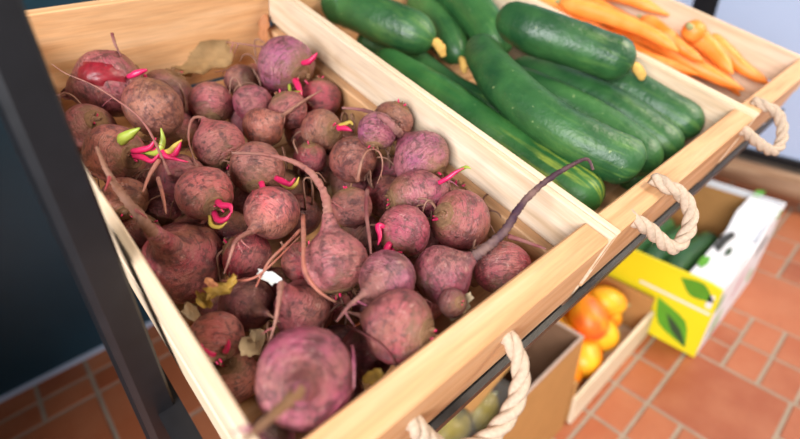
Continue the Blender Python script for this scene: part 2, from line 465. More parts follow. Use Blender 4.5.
# ------------------------------------------------------------------ beetroots
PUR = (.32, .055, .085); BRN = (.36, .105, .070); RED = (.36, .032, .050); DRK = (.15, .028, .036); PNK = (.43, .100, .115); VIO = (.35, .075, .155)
G = 'beetroots in the nearest crate'
beets = []
def B(cx, cy, r, z, label, tint=PUR, root=None, rw=.1, ang=None, el=.3, ax=1.0, stalks=(), crown=True, neck=1.0, group=None, cut=False, rc=None):
    beets.append(dict(c=on_crate(cx, cy, z), px=(cx, cy), r=r, label=label, tint=tint, root=root, rw=rw, ang=ang, el=el, ax=ax, stalks=stalks, crown=crown, neck=neck, group=group, cut=cut, rc=rc))
# root = [(px, py, crate z), ...]; ang/el = direction of the crown in the picture (degrees, 0 right, 90 up) and towards the viewer
# --- back left
B(110, 84, 34, -.062, 'large beetroot at the back left with a torn red patch of flesh', PUR, [(75, 92, -.06), (52, 97, -.055)], .16, cut=True)
B(167, 94, 26, -.085, 'dark beetroot behind the smooth oval one at the back left', DRK, ang=60, el=.1)
B(154, 108, 30, -.055, 'smooth oval reddish beetroot near the back left', BRN, ang=200, el=-.2, ax=.9)
B(89, 128, 25, -.07, 'beetroot against the black post, with a small red spot', PUR, ang=20, el=.5)
B(115, 154, 30, -.055, 'beetroot by the black post with green and pink leaf stalks on its right', BRN, ang=-10, el=.25,
  stalks=[('lime', [(124, 138), (132, 133), (140, 128)], 5.5), ('pink', [(140, 150), (150, 147), (156, 138)], 3.2), ('pink', [(142, 157), (152, 161), (160, 153)], 3), ('lime', [(158, 152), (163, 140), (161, 128)], 3.4), ('pink', [(160, 150), (168, 157), (188, 162)], 3), ('ylw', [(168, 152), (176, 145), (182, 140)], 3.4), ('pink', [(172, 156), (178, 149), (181, 142)], 3)])
B(211, 103, 22, -.075, 'dusty beetroot at the back behind the pale tangle of roots', PUR, ang=-80, el=.2)
B(286, 65, 29, -.045, 'purple beetroot farthest back on the right, root pointing left', VIO, [(262, 47, -.035), (243, 44, -.03), (226, 42, -.03)], .05, stalks=[('pink', [(308, 62), (314, 57), (317, 53)], 3), ('pink', [(298, 86), (300, 92), (301, 100)], 3.2), ('lime', [(291, 93), (296, 92), (301, 91)], 2)])
B(241, 81, 17, -.075, 'small dark beetroot at the back with a thin dark root', DRK, [(228, 70, -.065), (215, 72, -.06)], .08)
B(253, 104, 20, -.06, 'round dark red beetroot left of the pink one at the back', PUR, ang=100, el=-.3)
B(321, 98, 21, -.066, 'reddish beetroot against the right wall below the farthest purple one', RED, ang=90, el=.2)
B(288, 110, 20, -.064, 'pale pink beetroot in the middle of the back row', PNK, ang=120, el=.3)
B(263, 128, 21, -.062, 'beetroot whose pale thick root slants up to the right', BRN, [(282, 116, -.04), (305, 100, -.03), (322, 90, -.03)], .17, neck=1.2)
B(322, 131, 22, -.055, 'beetroot with pink and yellow stalk buds facing right', BRN, ang=-5, el=.55, stalks=[('pink', [(343, 128), (348, 129), (352, 131)], 3), ('ylw', [(345, 124), (350, 122), (353, 125)], 2.4)])
B(377, 131, 20, -.05, 'small purple beetroot under the arching root by the right wall', VIO, ang=-100, el=.2)
B(393, 121, 21, -.075, 'brown beetroot touching the right wall under an arching root', BRN, ang=60, el=.2)
B(421, 158, 29, -.05, 'violet beetroot by the right wall with a root arching left', VIO, [(402, 137, -.03), (387, 120, -.025), (365, 110, -.03), (342, 108, -.035)], .2, neck=1.25)
B(219, 145, 26, -.05, 'pinkish beetroot left of centre with a curled root on its left', PNK, [(203, 118, -.035), (192, 118, -.03), (188, 140, -.035), (196, 164, -.045)], .1)
B(257, 168, 28, -.045, 'tan-topped beetroot just behind the centre, crown facing forwards', BRN, ang=-80, el=.35, stalks=[('pink', [(262, 185), (264, 189), (268, 191)], 3.2), ('pink', [(284, 182), (290, 184), (295, 178)], 3.4), ('ylw', [(290, 188), (296, 184), (299, 177)], 2.4)])
B(310, 158, 17, -.07, 'small red beetroot peeping out behind the centre', RED, ang=90, el=.4)
B(181, 178, 24, -.075, 'beetroot with a very long thin root curving to the upper left', PUR, [(168, 172, -.03), (158, 148, -.015), (142, 119, -.005), (118, 101, 0), (92, 84, .005), (66, 74, .01), (52, 64, .012)], .075)
B(205, 193, 28, -.04, 'round dusty beetroot left of centre with a pink sprout at its front', PNK, ang=-45, el=.35, stalks=[('pink', [(222, 205), (230, 206), (232, 213)], 3.6), ('pink', [(218, 220), (226, 219), (232, 211)], 3.2), ('ylw', [(212, 225), (220, 227), (227, 222)], 2.4)])
B(124, 199, 23, -.055, 'brown beetroot under the thick root along the left wall', BRN, ang=-60, el=.4)
B(184, 263, 42, -.03, 'big rosy beetroot against the left wall with a thick knobbly root', RED, [(152, 231, -.012), (134, 209, -.002), (117, 188, .006), (104, 165, .012), (97, 147, .016)], .165, neck=1.1, rc=(.20, .085, .05))
B(272, 213, 28, -.04, 'round pink beetroot in the middle with its root bent to lower left', PNK, [(250, 232, -.03), (236, 240, -.02), (230, 258, -.025), (224, 274, -.04)], .13, neck=.95)
B(247, 256, 26, -.07, 'shiny red beetroot between the big rosy one and the centre', RED, ang=150, el=.2)
B(228, 230, 22, -.075, 'dark red beetroot showing behind the bent pale root', RED, ang=90, el=.3)
B(335, 263, 34, -.022, 'central beetroot with a long neck and root sweeping to the left', PNK, [(328, 214, -.006), (325, 194, 0), (311, 172, .005), (290, 160, .006), (262, 154, .004), (232, 153, 0)], .19, neck=1.3)
B(303, 262, 22, -.06, 'crimson beetroot tucked left of the central one', RED, ang=60, el=.1)
B(351, 207, 22, -.05, 'narrow tan beetroot right of the central neck', BRN, ang=100, el=.1)
B(353, 160, 24, -.055, 'brown beetroot behind the centre, beside a looped root', BRN, [(358, 180, -.035), (361, 162, -.022), (369, 149, -.02), (380, 152, -.025), (383, 168, -.035), (377, 184, -.045)], .09)
B(416, 195, 27, -.05, 'flattish violet beetroot right of centre with a pointed root', VIO, [(437, 190, -.04), (448, 180, -.035), (456, 171, -.03)], .16, ax=1.2, stalks=[('pink', [(448, 178), (456, 172), (464, 168)], 2.6), ('lime', [(462, 169), (467, 167), (471, 169)], 2)])
B(448, 203, 24, -.075, 'beetroot at the right wall mostly behind a big purple one', PUR, ang=60, el=.2)
B(461, 220, 31, -.04, 'big purple beetroot near the right wall with a square scar', PUR, ang=165, el=.5, stalks=())
B(404, 231, 28, -.035, 'round purple beetroot right of the central one', PUR, ang=-120, el=.2, stalks=[('pink', [(388, 246), (384, 256), (388, 262)], 3.6), ('pink', [(390, 256), (397, 254), (402, 252)], 3.4), ('pink', [(378, 226), (380, 236), (378, 245)], 3.2)])
B(387, 279, 30, -.018, 'violet and tan beetroot lying with its root to lower left', VIO, [(364, 294, -.012), (350, 305, -.008), (336, 322, -.012)], .17, neck=1.15)
B(442, 275, 31, -.03, 'purple beetroot whose thick dark root reaches over the right wall', PUR, [(474, 257, -.012), (492, 243, 0), (507, 229, .012), (517, 210, .025), (535, 190, .034), (556, 174, .042), (574, 164, .045), (588, 158, .045), (593, 170, .04)], .22, neck=1.05, rc=(.045, .018, .032))
B(502, 268, 29, -.05, 'deep red beetroot in the front right corner', RED, ang=-90, el=.3)
B(452, 303, 15, -.022, 'small beetroot stub with dry husk by the front board', DRK, ang=20, el=.9)
B(399, 326, 38, -.03, 'large rosy purple beetroot against the front board', PUR, [(362, 316, -.028), (345, 311, -.035)], .14)
B(305, 378, 51, -.012, 'largest beetroot in front, its root pointing at the camera', VIO, [(298, 392, .036), (281, 408, .052), (262, 424, .064), (244, 440, .074)], .17, neck=.8, rc=(.30, .16, .08))
B(216, 337, 27, -.042, 'small reddish beetroot by the left wall with two pink sprouts', BRN, ang=-80, el=.5, stalks=[('pink', [(214, 354), (206, 349), (201, 344)], 3.4), ('pink', [(226, 351), (228, 345), (229, 340)], 3.2)])
B(234, 378, 26, -.04, 'brown beetroot against the left wall in front', BRN, ang=100, el=.5)
B(247, 304, 28, -.055, 'dusky beetroot left of the white scrap, root pointing right', DRK, [(268, 314, -.045), (280, 322, -.045)], .1)
B(303, 309, 31, -.05, 'mottled pink beetroot behind the largest one', PNK, [(281, 284, -.02), (279, 300, -.015), (276, 320, -.02), (270, 340, -.03)], .13, neck=.7)
B(366, 353, 28, -.05, 'dark brown beetroot right of the largest one', DRK, ang=60, el=.3)
B(272, 436, 24, -.052, 'purple beetroot low in the front left corner', VIO, ang=60, el=.1)
B(137, 238, 23, -.075, 'dark beetroot low by the left wall behind the big rosy one', DRK, ang=40, el=.2)
n_named = len(beets)
# buried layer that shows in the gaps
GB = 'beetroots buried low in the pile'
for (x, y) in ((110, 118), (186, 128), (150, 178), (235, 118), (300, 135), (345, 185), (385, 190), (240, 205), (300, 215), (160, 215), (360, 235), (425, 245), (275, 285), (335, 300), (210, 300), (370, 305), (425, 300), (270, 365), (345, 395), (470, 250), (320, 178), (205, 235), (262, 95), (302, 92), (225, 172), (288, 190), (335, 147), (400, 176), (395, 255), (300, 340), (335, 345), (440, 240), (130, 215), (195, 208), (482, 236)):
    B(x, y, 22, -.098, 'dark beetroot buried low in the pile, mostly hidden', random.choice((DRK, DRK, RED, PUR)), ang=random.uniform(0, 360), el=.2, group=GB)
# spread them so that they touch instead of cutting into each other
for b in beets: b['R'] = b['r']*depth(b['c'])/F*.985; b['c'] = b['c']
def vis(b): return ray(*b['px']).normalized()
for it in range(160):
    for i, a in enumerate(beets):
        for j in range(i+1, len(beets)):
            b = beets[j]; d = b['c']-a['c']; L = d.length; want = (a['R']+b['R'])*.93
            if L < want and L > 1e-6:
                push = (want-L)*.35
                n = d/L
                for o, s in ((a, -1), (b, 1)):
                    wgt = 1.0 if o['group'] is None else 2.2
                    v = vis(o); dv = n*s*push*wgt
                    al = v*dv.dot(v); o['c'] = o['c']+al*.8+(dv-al)*(.06 if o['group'] is None else .5)
    for b in beets:
        q = wc(b['c']); R = b['R']
        lo = -.126+R*.95; q2 = q.copy()
        if q2.z < lo: q2.z = lo
        q2.x = min(max(q2.x, .037+R*.96), .3695-R*.96); q2.y = min(max(q2.y, .086+R*.96), .66-R*.96)
        if (q2-q).length > 1e-6:
            # slide along the sight line towards the viewer first, then sideways
            b['c'] = cw(*q.lerp(q2, .5))
    for b in beets:
        if b['group'] is None:                 # stay on the line of sight
            v = ray(*b['px']); dd = depth(b['c']); b['c'] = b['c'].lerp(CAM+v*dd, .35)
        b['R'] = (b['r']*depth(b['c'])/F*.985)*.5+.5*b['R'] if b['group'] is None else b['R']
def clear_path(pts, own, rad, keep):
    """lay a root over the pile: move its points up the line of sight until they are outside the beetroots"""
    out = [p.copy() for p in pts]
    for rnd in range(3):
        for i in range(keep, len(out)):
            for b in beets:
                if b is own and i < keep+2: continue
                lim = b['R']*1.0+rad; d = out[i]-b['c']
                if d.length < lim:
                    v = (CAM-out[i]).normalized(); bq = d.dot(v); t_ = -bq+math.sqrt(max(0, bq*bq-d.length_squared+lim*lim)); out[i] = out[i]+v*min(t_, .05)
        sm = [p.copy() for p in out]
        for i in range(max(keep, 1), len(out)-1): sm[i] = out[i]*.6+(out[i-1]+out[i+1])*.2
        out = sm
    return out
PROF = [(-.86, .02), (-.875, .16), (-.86, .30), (-.80, .48), (-.68, .68), (-.5, .85), (-.27, .96), (0, 1.0), (.24, .97), (.45, .87), (.62, .73), (.77, .57), (.90, .42), (1.02, .31)]
def stalk_mat(k): return {'pink': M_pink, 'lime': M_lime, 'ylw': M_ylw}[k]
for bi, b in enumerate(beets):
    c, R = b['c'], b['R']
    seed = bi*1.37
    dz = wc(c).z-0
    t = thing('beetroot', b['label'], 'beetroot', c, b['group'] or G)
    base = c
    rootpts = None
    if b['root']:
        rootpts = [on_crate(*p) for p in b['root']]
        A = (rootpts[0]-c).normalized()
    else:
        a = math.radians(b['ang']); e = b['el']
        A = -((CR*math.cos(a)+CU*math.sin(a))+CB*e*1.6).normalized()
    axs = b['ax']; nk = b['neck']
    prof = [(p*axs, r) for p, r in PROF]
    rend = b['rw'] if rootpts else .07
    # neck from the shoulder down to the root thickness
    sp = []; rr = []
    for p, r in prof: sp.append(c+A*R*p); rr.append(R*r/ (axs**.35))
    if rootpts:
        d0 = (rootpts[0]-c).length
        n_ = 5; a0 = prof[-1][0]*R; a1 = max(d0, a0+R*.12*nk)
        end = c+A*a1
        for k in range(1, n_+1):
            u = k/n_; sp.append(c+A*(a0+(a1-a0)*u)); rr.append(R*(.31*(1-u)**1.6+rend*(1-(1-u)**1.6)))
    else:
        sp = sp[:-4]; rr = rr[:-4]
        for k, (p, r) in enumerate(((.62, .74), (.76, .58), (.86, .42), (.925, .27), (.97, .15), (1.02, .08), (1.06, .02))): sp.append(c+A*R*p*axs); rr.append(R*r)
    V, Fc, At = rings(sp, rr, 26, 0, seed)
    # lumpy, not perfectly round
    V2 = []
    for v in V:
        d = v-c; nn = noise.noise(d/R*1.1+Vector((seed, 3.1, seed*.7)))*.075+noise.noise(d/R*3.2+Vector((seed, 9, 1)))*.022
        ax_ = A*d.dot(A); V2.append(c+ax_+(d-ax_)*(1+nn))
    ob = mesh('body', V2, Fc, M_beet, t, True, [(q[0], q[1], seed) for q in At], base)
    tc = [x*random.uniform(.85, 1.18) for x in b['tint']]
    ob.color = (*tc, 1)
    # smooth taproot
    if rootpts:
        r0 = R*rend
        pts = catmull([sp[-2], sp[-1]]+[p for p in rootpts[1:]], 3*len(rootpts)+3)
        pts = clear_path(pts, b, r0*.7, 3)
        L = len(pts)
        rad = [r0*1.02]+[r0*(1-.80*(i/(L-1))**.75) for i in range(1, L)]
        o = tube('taproot', pts, rad, M_root, t, 10, 5*L, .42, seed, base)
        o.color = (*(b['rc'] or [x*.30+y*.70 for x, y in zip(b['tint'], (.21, .098, .066))]), 1)
        # a few side rootlets
        P = catmull(pts, 20)
        for k in range(random.choice((1, 2, 2, 3))):
            i = random.randrange(4, 18); q = P[i]; d = Vector((random.uniform(-1, 1), random.uniform(-1, 1), random.uniform(-.6, .4))).normalized()
            ln = R*random.uniform(.25, .6)
            o = tube('rootlet', [q, q+d*ln*.5+Vector((0, 0, -.002)), q+d*ln+Vector((random.uniform(-.003, .003), 0, -.006))], [r0*.28, r0*.18, r0*.05], M_root, t, 5, 6, .2, seed+k, base); o.color = (*b['tint'], 1)
    if b['group']:
        for k in range(3):
            a = random.uniform(0, 6.28); d = Vector((math.cos(a), math.sin(a), 0)); q = c+(d*.7+Vector((0, 0, .7))).normalized()*R*.95
            e = Vector((random.uniform(-1, 1), random.uniform(-1, 1), 0)); ln = random.uniform(.018, .034)
            o = tube('rootlet', [q, q+Vector((0, 0, ln*.7))+d*.004, q+Vector((0, 0, ln*1.15))+e*.008, q+Vector((0, 0, ln*1.1))+e*.024, q+Vector((0, 0, ln*.6))+e*.036], [.0014, .0013, .0011, .0009, .0005], M_root, t, 6, 18, .25, seed+k, base)
            o.color = (.24, .11, .075, 1)
    # crown: a ring of dry leaf scars
    if b['crown'] and b['group'] is None:
        pc = c-A*R*.855*axs; N = A.orthogonal().normalized(); Bn = A.cross(N)
        V = []; Fc = []
        prf = [(.40, -.055), (.36, .02), (.31, -.005), (.26, .045), (.21, .015), (.16, .07), (.10, .05), (.03, .075)]; sg = 18
        for i, (rr_, hh) in enumerate(prf):
            for k in range(sg):
                a = 2*math.pi*k/sg; j = 1+.22*noise.noise(Vector((math.cos(a)*2+seed, math.sin(a)*2, i*.7)))
                V.append(pc+(N*math.cos(a)+Bn*math.sin(a))*R*rr_*j*1.08-A*R*(hh*.9*(.6+.7*j)))
        for i in range(len(prf)-1):
            for k in range(sg): Fc.append((i*sg+k, i*sg+(k+1) % sg, (i+1)*sg+(k+1) % sg, (i+1)*sg+k))
        Fc.append(tuple((len(prf)-1)*sg+k for k in range(sg)))
        mesh('crown', V, Fc, M_crown, t, True, None, base)
        for k in range(5):
            a = random.uniform(0, 6.28); q = pc+(N*math.cos(a)+Bn*math.sin(a))*R*random.uniform(.05, .2)-A*R*.02
            d = (-A+(N*math.cos(a)+Bn*math.sin(a))*.6).normalized()
            tube('stub', [q, q+d*R*.1, q+d*R*random.uniform(.14, .24)], [R*.05, R*.045, R*.03], M_pink if k % 3 == 0 else M_crown, t, 6, 4, .15, k, base)
    for k, (kind, pl, wpx) in enumerate(b['stalks']):
        zc = wc(c).z
        pts = []
        for i, (x, y) in enumerate(pl):
            v = ray(x, y); dd = depth(c)-R*(.72+.12*i)
            pts.append(CAM+v*dd)
        wr_ = wpx*depth(c)/F*.72
        pts = [pts[0].lerp(c, .28)]+pts
        tube('leaf_stalk', pts, [wr_*1.2, wr_*1.35, wr_*1.05, wr_*.25], stalk_mat(kind), t, 7, 12, .25, k+seed, base)
    if b['cut']:
        # torn flesh facing the viewer
        d0 = (CAM-c).normalized(); V = []; Fc = []; N = d0.orthogonal().normalized()
        ctr = CAM+ray(117, 84)*depth(c); ctr = c+(ctr-c)*.55
        x_ = CR; y_ = CU
        ns = 14
        for ri, rad in enumerate((0, .22, .4, .5)):
            for k in range(ns):
                a = 2*math.pi*k/ns; rj = rad*R*(1+.6*noise.noise(Vector((k*.7, ri, 2))))
                p = c+CR*(R*.22+math.cos(a)*rj*1.2)+CU*(R*.05+math.sin(a)*rj*.72)
                d = p-c; h = math.sqrt(max(R*R*1.04-d.length_squared, .0001))
                V.append(p+CB*(h*(1.02 if ri < 3 else .93)))
        for ri in range(3):
            for k in range(ns): Fc.append((ri*ns+k, ri*ns+(k+1) % ns, (ri+1)*ns+(k+1) % ns, (ri+1)*ns+k))
        o = mesh('torn_flesh', V, Fc, M_flesh, t, True, None, base); o['label'] = 'raw red torn flesh'
        for pl in ([(133, 75), (140, 72), (147, 70)], [(143, 84), (147, 87), (152, 86)]):
            pts = [CAM+ray(x, y)*(depth(c)-R*.7) for x, y in pl]
            tube('leaf_stalk', [c+(pts[0]-c)*.8]+pts, [R*.06, R*.085, R*.09, R*.04], M_pink, t, 8, 10, .3, 3, base)
# loose rootlets lying over the pile
def px_tube(name, pl, wpx, mat, label, cat, tint=None, group=None):
    pts = clear_path(catmull([on_crate(*p) for p in pl], 10), None, .0015, 0); base = pts[0].copy()
    r = wpx*depth(base)/F*.5
    o = tube(name, pts, [r, r*.9, r*.75, r*.4], mat, None, 7, 22, .25, len(pl)+pl[0][0], base)
    if tint: o.color = (*tint, 1)
    return tag(o, label, cat, group)
GR = 'loose root ends on the pile'
px_tube('root_end', [(112, 33, -.01), (115, 44, -.02), (121, 56, -.03)], 3.4, M_root, 'short dark root end standing up behind the torn beetroot', 'root', DRK, GR)
px_tube('root_end', [(159, 160, -.02), (150, 174, -.025), (143, 192, -.03)], 4.5, M_root, 'pale root end slanting down left of the pink sprouts', 'root', BRN, GR)
px_tube('root_end', [(158, 178, -.03), (163, 196, -.03), (166, 214, -.035)], 4, M_root, 'pale root end hanging above the big rosy beetroot', 'root', BRN, GR)
px_tube('root_end', [(303, 216, -.015), (304, 245, -.005), (303, 270, -.005), (318, 292, -.01), (336, 302, -.02)], 4.5, M_root, 'thin pale root running down left of the central beetroot', 'root', BRN, GR)
px_tube('root_end', [(367, 190, -.02), (366, 210, -.015), (369, 235, -.015), (371, 254, -.02)], 4.5, M_root, 'dark root hanging between the central beetroot and the round purple one', 'root', DRK, GR)
px_tube('root_end', [(300, 230, -.025), (283, 248, -.02), (268, 262, -.018), (256, 287, -.025)], 3.5, M_root, 'pale rootlet slanting down above the white scrap', 'root', BRN, GR)
px_tube('root_end', [(222, 281, -.03), (250, 280, -.022), (268, 268, -.018), (300, 236, -.02)], 3, M_root, 'long thin rootlet crossing under the centre', 'root', BRN, GR)
px_tube('root_end', [(508, 236, 0), (524, 241, 0), (546, 249, .003)], 5, M_root, 'short dark side root lying near the front right corner', 'root', DRK, GR)
px_tube('root_end', [(348, 326, -.03), (372, 338, -.02), (392, 356, -.02), (397, 372, -.03)], 2.6, M_root, 'thin wiry root curling beside the dark brown beetroot', 'root', DRK, GR)
px_tube('root_end', [(352, 346, -.01), (354, 365, .0), (354, 388, -.005)], 3.4, M_root, 'upright violet root at the right of the largest beetroot', 'root', VIO, GR)
# dry husks, scraps and leaves
def flake(name, cx, cy, z, rx, ry, mat, label, cat, ang=0, lift=.35, group=None, seed=0, at=None):
    c = at or on_crate(cx, cy, z); s = depth(c)/F; V = []; Fc = []
    ux = Vector((1, 0, 0)); uy = Vector((0, CT, ST)); uz = Vector((0, -ST, CT))
    a0 = math.radians(ang)
    # flake frame: picture right and up laid towards the viewer
    fx = (CR*math.cos(a0)+CU*math.sin(a0)); fy = (-CR*math.sin(a0)+CU*math.cos(a0))
    fy = (fy+uy*.4).normalized(); fn = fx.cross(fy).normalized()
    nr, ns = 4, 18
    for side in (0, 1):
        for i in range(nr+1):
            for k in range(ns):
                a = 2*math.pi*k/ns; q = i/nr
                rj = q*(1+.6*noise.noise(Vector((math.cos(a)*2.2, math.sin(a)*2.2, seed)))*q)
                x = math.cos(a)*rx*s*rj; y = math.sin(a)*ry*s*rj
                h = lift*rx*s*(q*q*.5+.7*noise.noise(Vector((x/s/rx*2.1, y/s/ry*2.1, seed+5)))*q+.5*noise.noise(Vector((x/s/rx*5, y/s/ry*5, seed+9))))
                V.append(fx*x+fy*y+fn*(h-side*.0009))
        off = side*(nr+1)*ns
        for i in range(nr):
            for k in range(ns):
                f = (off+i*ns+k, off+i*ns+(k+1) % ns, off+(i+1)*ns+(k+1) % ns, off+(i+1)*ns+k)
                Fc.append(f if side == 0 else f[::-1])
    o1 = nr*ns; o2 = (nr+1)*ns+nr*ns
    for k in range(ns): Fc.append((o1+k, o2+k, o2+(k+1) % ns, o1+(k+1) % ns))
    o = mesh(name, V, Fc, mat, None, True); o.location = c
    return tag(o, label, cat, group)
flake('dry_husk', 206, 62, -.112, 31, 15, M_husk, 'dry brown husk leaning on the back board', 'husk', 18, .5, seed=1, at=on_front(206, 62, .645))
flake('dry_leaf', 263, 28, -.05, 15, 6, M_leafbrown, 'upright brown leaf in the back right corner', 'leaf', 86, .2, seed=2, at=on_front(264, 28, .65))
flake('dry_husk', 458, 306, -.03, 17, 9, M_pale, 'pale papery husk by the front board', 'husk', 40, .6, seed=3)
flake('dry_husk', 374, 376, -.03, 11, 7, M_withered, 'tan husk squeezed beside the front board', 'husk', 30, .6, seed=4)
flake('withered_leaf', 222, 290, -.03, 15, 7, M_withered, 'yellow withered leaf by the big rosy beetroot', 'leaf', 15, .9, seed=5)
flake('withered_leaf', 205, 300, -.035, 10, 7, M_withered, 'small withered leaf at the left wall', 'leaf', -40, .9, seed=6)
flake('withered_leaf', 234, 282, -.02, 8, 4, M_withered, 'tiny curled yellow leaf right of the withered one', 'leaf', 60, 1.2, seed=15)
flake('withered_leaf', 212, 283, -.02, 7, 4, M_leafbrown, 'tiny brown leaf scrap beside the big rosy beetroot', 'leaf', -20, 1.2, seed=16)
flake('white_scrap', 270, 277, -.045, 12, 6, M_white, 'white scrap between rootlets left of the central beetroot', 'scrap', -15, .3, seed=7)
flake('dry_husk', 254, 342, -.06, 15, 11, M_pale, 'pale torn husk between the small front beetroots', 'husk', 50, .5, seed=8)
flake('dry_husk', 192, 312, -.05, 10, 7, M_pale, 'cream flake at the left wall above the small reddish beetroot', 'husk', -40, .4, seed=9)
# ------------------------------------------------------------------ cucumbers
def cuke_material(name, dark, light, endc, tip=.9, amp=.35):
    s = NT(name, .33, .5)
    at = s.n('ShaderNodeAttribute'); at.attribute_name = 'q'
    sep = s.n('ShaderNodeSeparateXYZ'); s.l(at.outputs['Vector'], sep.inputs[0])
    v = s.coord()
    cmb = s.n('ShaderNodeCombineXYZ')
    mx = s.n('ShaderNodeMath', operation='MULTIPLY'); mx.inputs[1].default_value = 11; s.l(sep.outputs[0], mx.inputs[0])
    my = s.n('ShaderNodeMath', operation='MULTIPLY'); my.inputs[1].default_value = 2.4; s.l(sep.outputs[1], my.inputs[0])
    s.l(mx.outputs[0], cmb.inputs[0]); s.l(my.outputs[0], cmb.inputs[1]); s.l(sep.outputs[2], cmb.inputs[2])
    st = s.noise(cmb.outputs[0], 2.0, 4, .55, .2)
    big = s.noise(v, 16, 3); sp = s.noise(v, 150, 3)
    c = s.mix(s.ramp(big, [(.35, W3(0)), (.7, W3(1))]), dark, light)
    # lengthwise streaks, strong near the blossom end
    amt = s.n('ShaderNodeMath', operation='MULTIPLY')
    s.l(s.ramp(st, [(.5, W3(0)), (.66, W3(1))]), amt.inputs[0]); s.l(s.ramp(sep.outputs[1], [(.55, W3(.03)), (tip, W3(amp))]), amt.inputs[1])
    c = s.mix(amt.outputs[0], c, endc)
    c = s.mix(s.ramp(sp, [(.70, W3(0)), (.76, W3(.55))]), c, (.42, .50, .22))
    s.col(c)
    s.bump(s.noise(v, 120, 4), .45, .003)
    s.l(s.ramp(big, [(.3, W3(.36)), (.7, W3(.50))]), s.b.inputs['Roughness'])
    return s.m
M_ck = cuke_material('cucumber_skin', (.013, .060, .019), (.036, .130, .032), (.17, .30, .06))
M_ck2 = cuke_material('light_cucumber_skin', (.018, .095, .022), (.045, .165, .035), (.42, .48, .06), .98, .95)
M_ck3 = cuke_material('mid_cucumber_skin', (.018, .085, .024), (.046, .155, .038), (.15, .30, .06), 1.0)
M_blossom = plain('dry_blossom', (.62, .36, .09), .7, .3, 0, 90, .4, .3)
M_stem = plain('cut_stem', (.34, .36, .16), .7, .3, 0, 90, .4, .3)
def cucumber(p, r_px, label, mat, group, blossom=True, stem=False, bend=.0, seed=0, world=None, rw=None, name='cucumber'):
    pts = world; R = rw
    base = (pts[0]+pts[-1])/2
    t = thing(name, label, 'cucumber', base, group)
    n = 46; us = [.5-.5*math.cos(math.pi*i/n) for i in range(n+1)]
    us = [.35*i/n+.65*u for i, u in enumerate(us)]
    P = catmull_u(pts, us); L = sum((P[i+1]-P[i]).length for i in range(n))
    d0 = (P[0]-P[1]).normalized(); d1 = (P[-1]-P[-2]).normalized()
    e0 = 1.25*R/L; e1 = 1.0*R/L
    R_ = [R*(.015+.985*max(0, 1-(1-min(u/e0, 1))**2.2)**.52)*(max(.0001, 1-(1-min((1-u)/e1, 1))**2.2)**.52)*(1+.03*math.sin(u*9+seed))*(.9+.1*min(1, u*3)) for u in us]
    R_[-1] = R*.03
    V, Fc, A = rings(P, R_, 30, 0, seed)
    A = [(q[0], us[i//30], q[2]) for i, q in enumerate(A)]
    V2 = []
    for i, v in enumerate(V):
        ring = i//30; a = 2*math.pi*(i % 30)/30
        k = 1+.016*math.cos(5*a+seed)+.03*noise.noise(v*38)+.022*max(0, noise.noise(v*150)-.15)*3
        V2.append(P[ring]+(v-P[ring])*k)
    mesh('body', V2, Fc, mat, t, True, [(q[0], q[1], seed) for q in A], base)
    if blossom:
        q = P[-1]-d1*R*.05; sd = d1.orthogonal()
        tube('blossom', [q-d1*R*.1, q+d1*R*.16, q+d1*R*.42+Vector((0, 0, -R*.22)), q+d1*R*.55+Vector((0, 0, -R*.5))], [R*.12, R*.2, R*.24, R*.12], M_blossom, t, 8, 10, .5, seed, base)
    if stem:
        q = P[0]
        tube('stem', [q-d0*R*.1, q+d0*R*.3, q+d0*R*.5], [R*.16, R*.13, R*.15], M_stem, t, 8, 6, .2, seed, base)
    return t
GC = 'cucumbers in the middle crate'
ck = []
def Q(p, r_px, label, mat, group, blossom=True, seed=0, w=1, direct=False):
    pts = [cw(*q) if direct else on_crate(*q) for q in p]
    ck.append(dict(pts=pts, w=w, rp=r_px, R=r_px*depth(pts[len(pts)//2])/F, a=(label, mat, group, blossom, seed)))
# from stem end to blossom end: (px, py, crate z)
Q([(262, -38, -.04), (330, -4, -.035), (380, 22, -.03), (434, 43, -.03)], 21, 'dark cucumber at the back left with an orange dried blossom', M_ck, GC, seed=1)
Q([(345, -50, -.06), (400, -15, -.06), (440, 20, -.06), (466, 58, -.06)], 17, 'cucumber behind the back left one, its dried blossom lower', M_ck3, GC, seed=2)
Q([(402, -40, -.04), (446, -8, -.038), (478, 20, -.04), (512, 58, -.045)], 19, 'cucumber running down between the blossoms and the big front one', M_ck3, GC, False, seed=3)
Q([(500, 18, .008), (532, 32, .014), (580, 47, .016), (633, 66, .012)], 22, 'cucumber lying crosswise on top beside the carrots', M_ck, GC, True, seed=4, w=.05)
Q([(476, 44, -.03), (506, 86, -.018), (562, 130, -.014), (641, 170, -.022)], 24, 'big dark curved cucumber on top in the middle of its crate', M_ck, GC, False, seed=5, w=.05)
Q([(380, 50, -.06), (450, 98, -.055), (520, 142, -.052), (606, 199, -.05)], 22, 'light green cucumber with yellow stripes along the shared wall', M_ck2, GC, False, seed=6)
Q([(.600, .40, -.05), (.622, .31, -.046), (.632, .21, -.046), (.622, .098, -.05)], 19, 'cucumber half hidden behind the big curved one', M_ck3, GC, False, seed=7, w=.1, direct=True)
Q([(.668, .40, -.052), (.688, .31, -.046), (.692, .21, -.043), (.686, .096, -.05)], 19, 'dark cucumber under the crosswise one, second from the right', M_ck, GC, False, seed=8, w=.1, direct=True)
Q([(.738, .38, -.045), (.745, .29, -.040), (.746, .20, -.037), (.742, .098, -.040)], 20, 'rightmost cucumber against the wall beside the carrots', M_ck, GC, False, seed=9, w=.1, direct=True)
Q([(462, -34, -.06), (500, -10, -.055), (528, 4, -.055), (552, 20, -.06)], 17, 'short cucumber at the top edge next to the carrots', M_ck3, GC, False, seed=10)
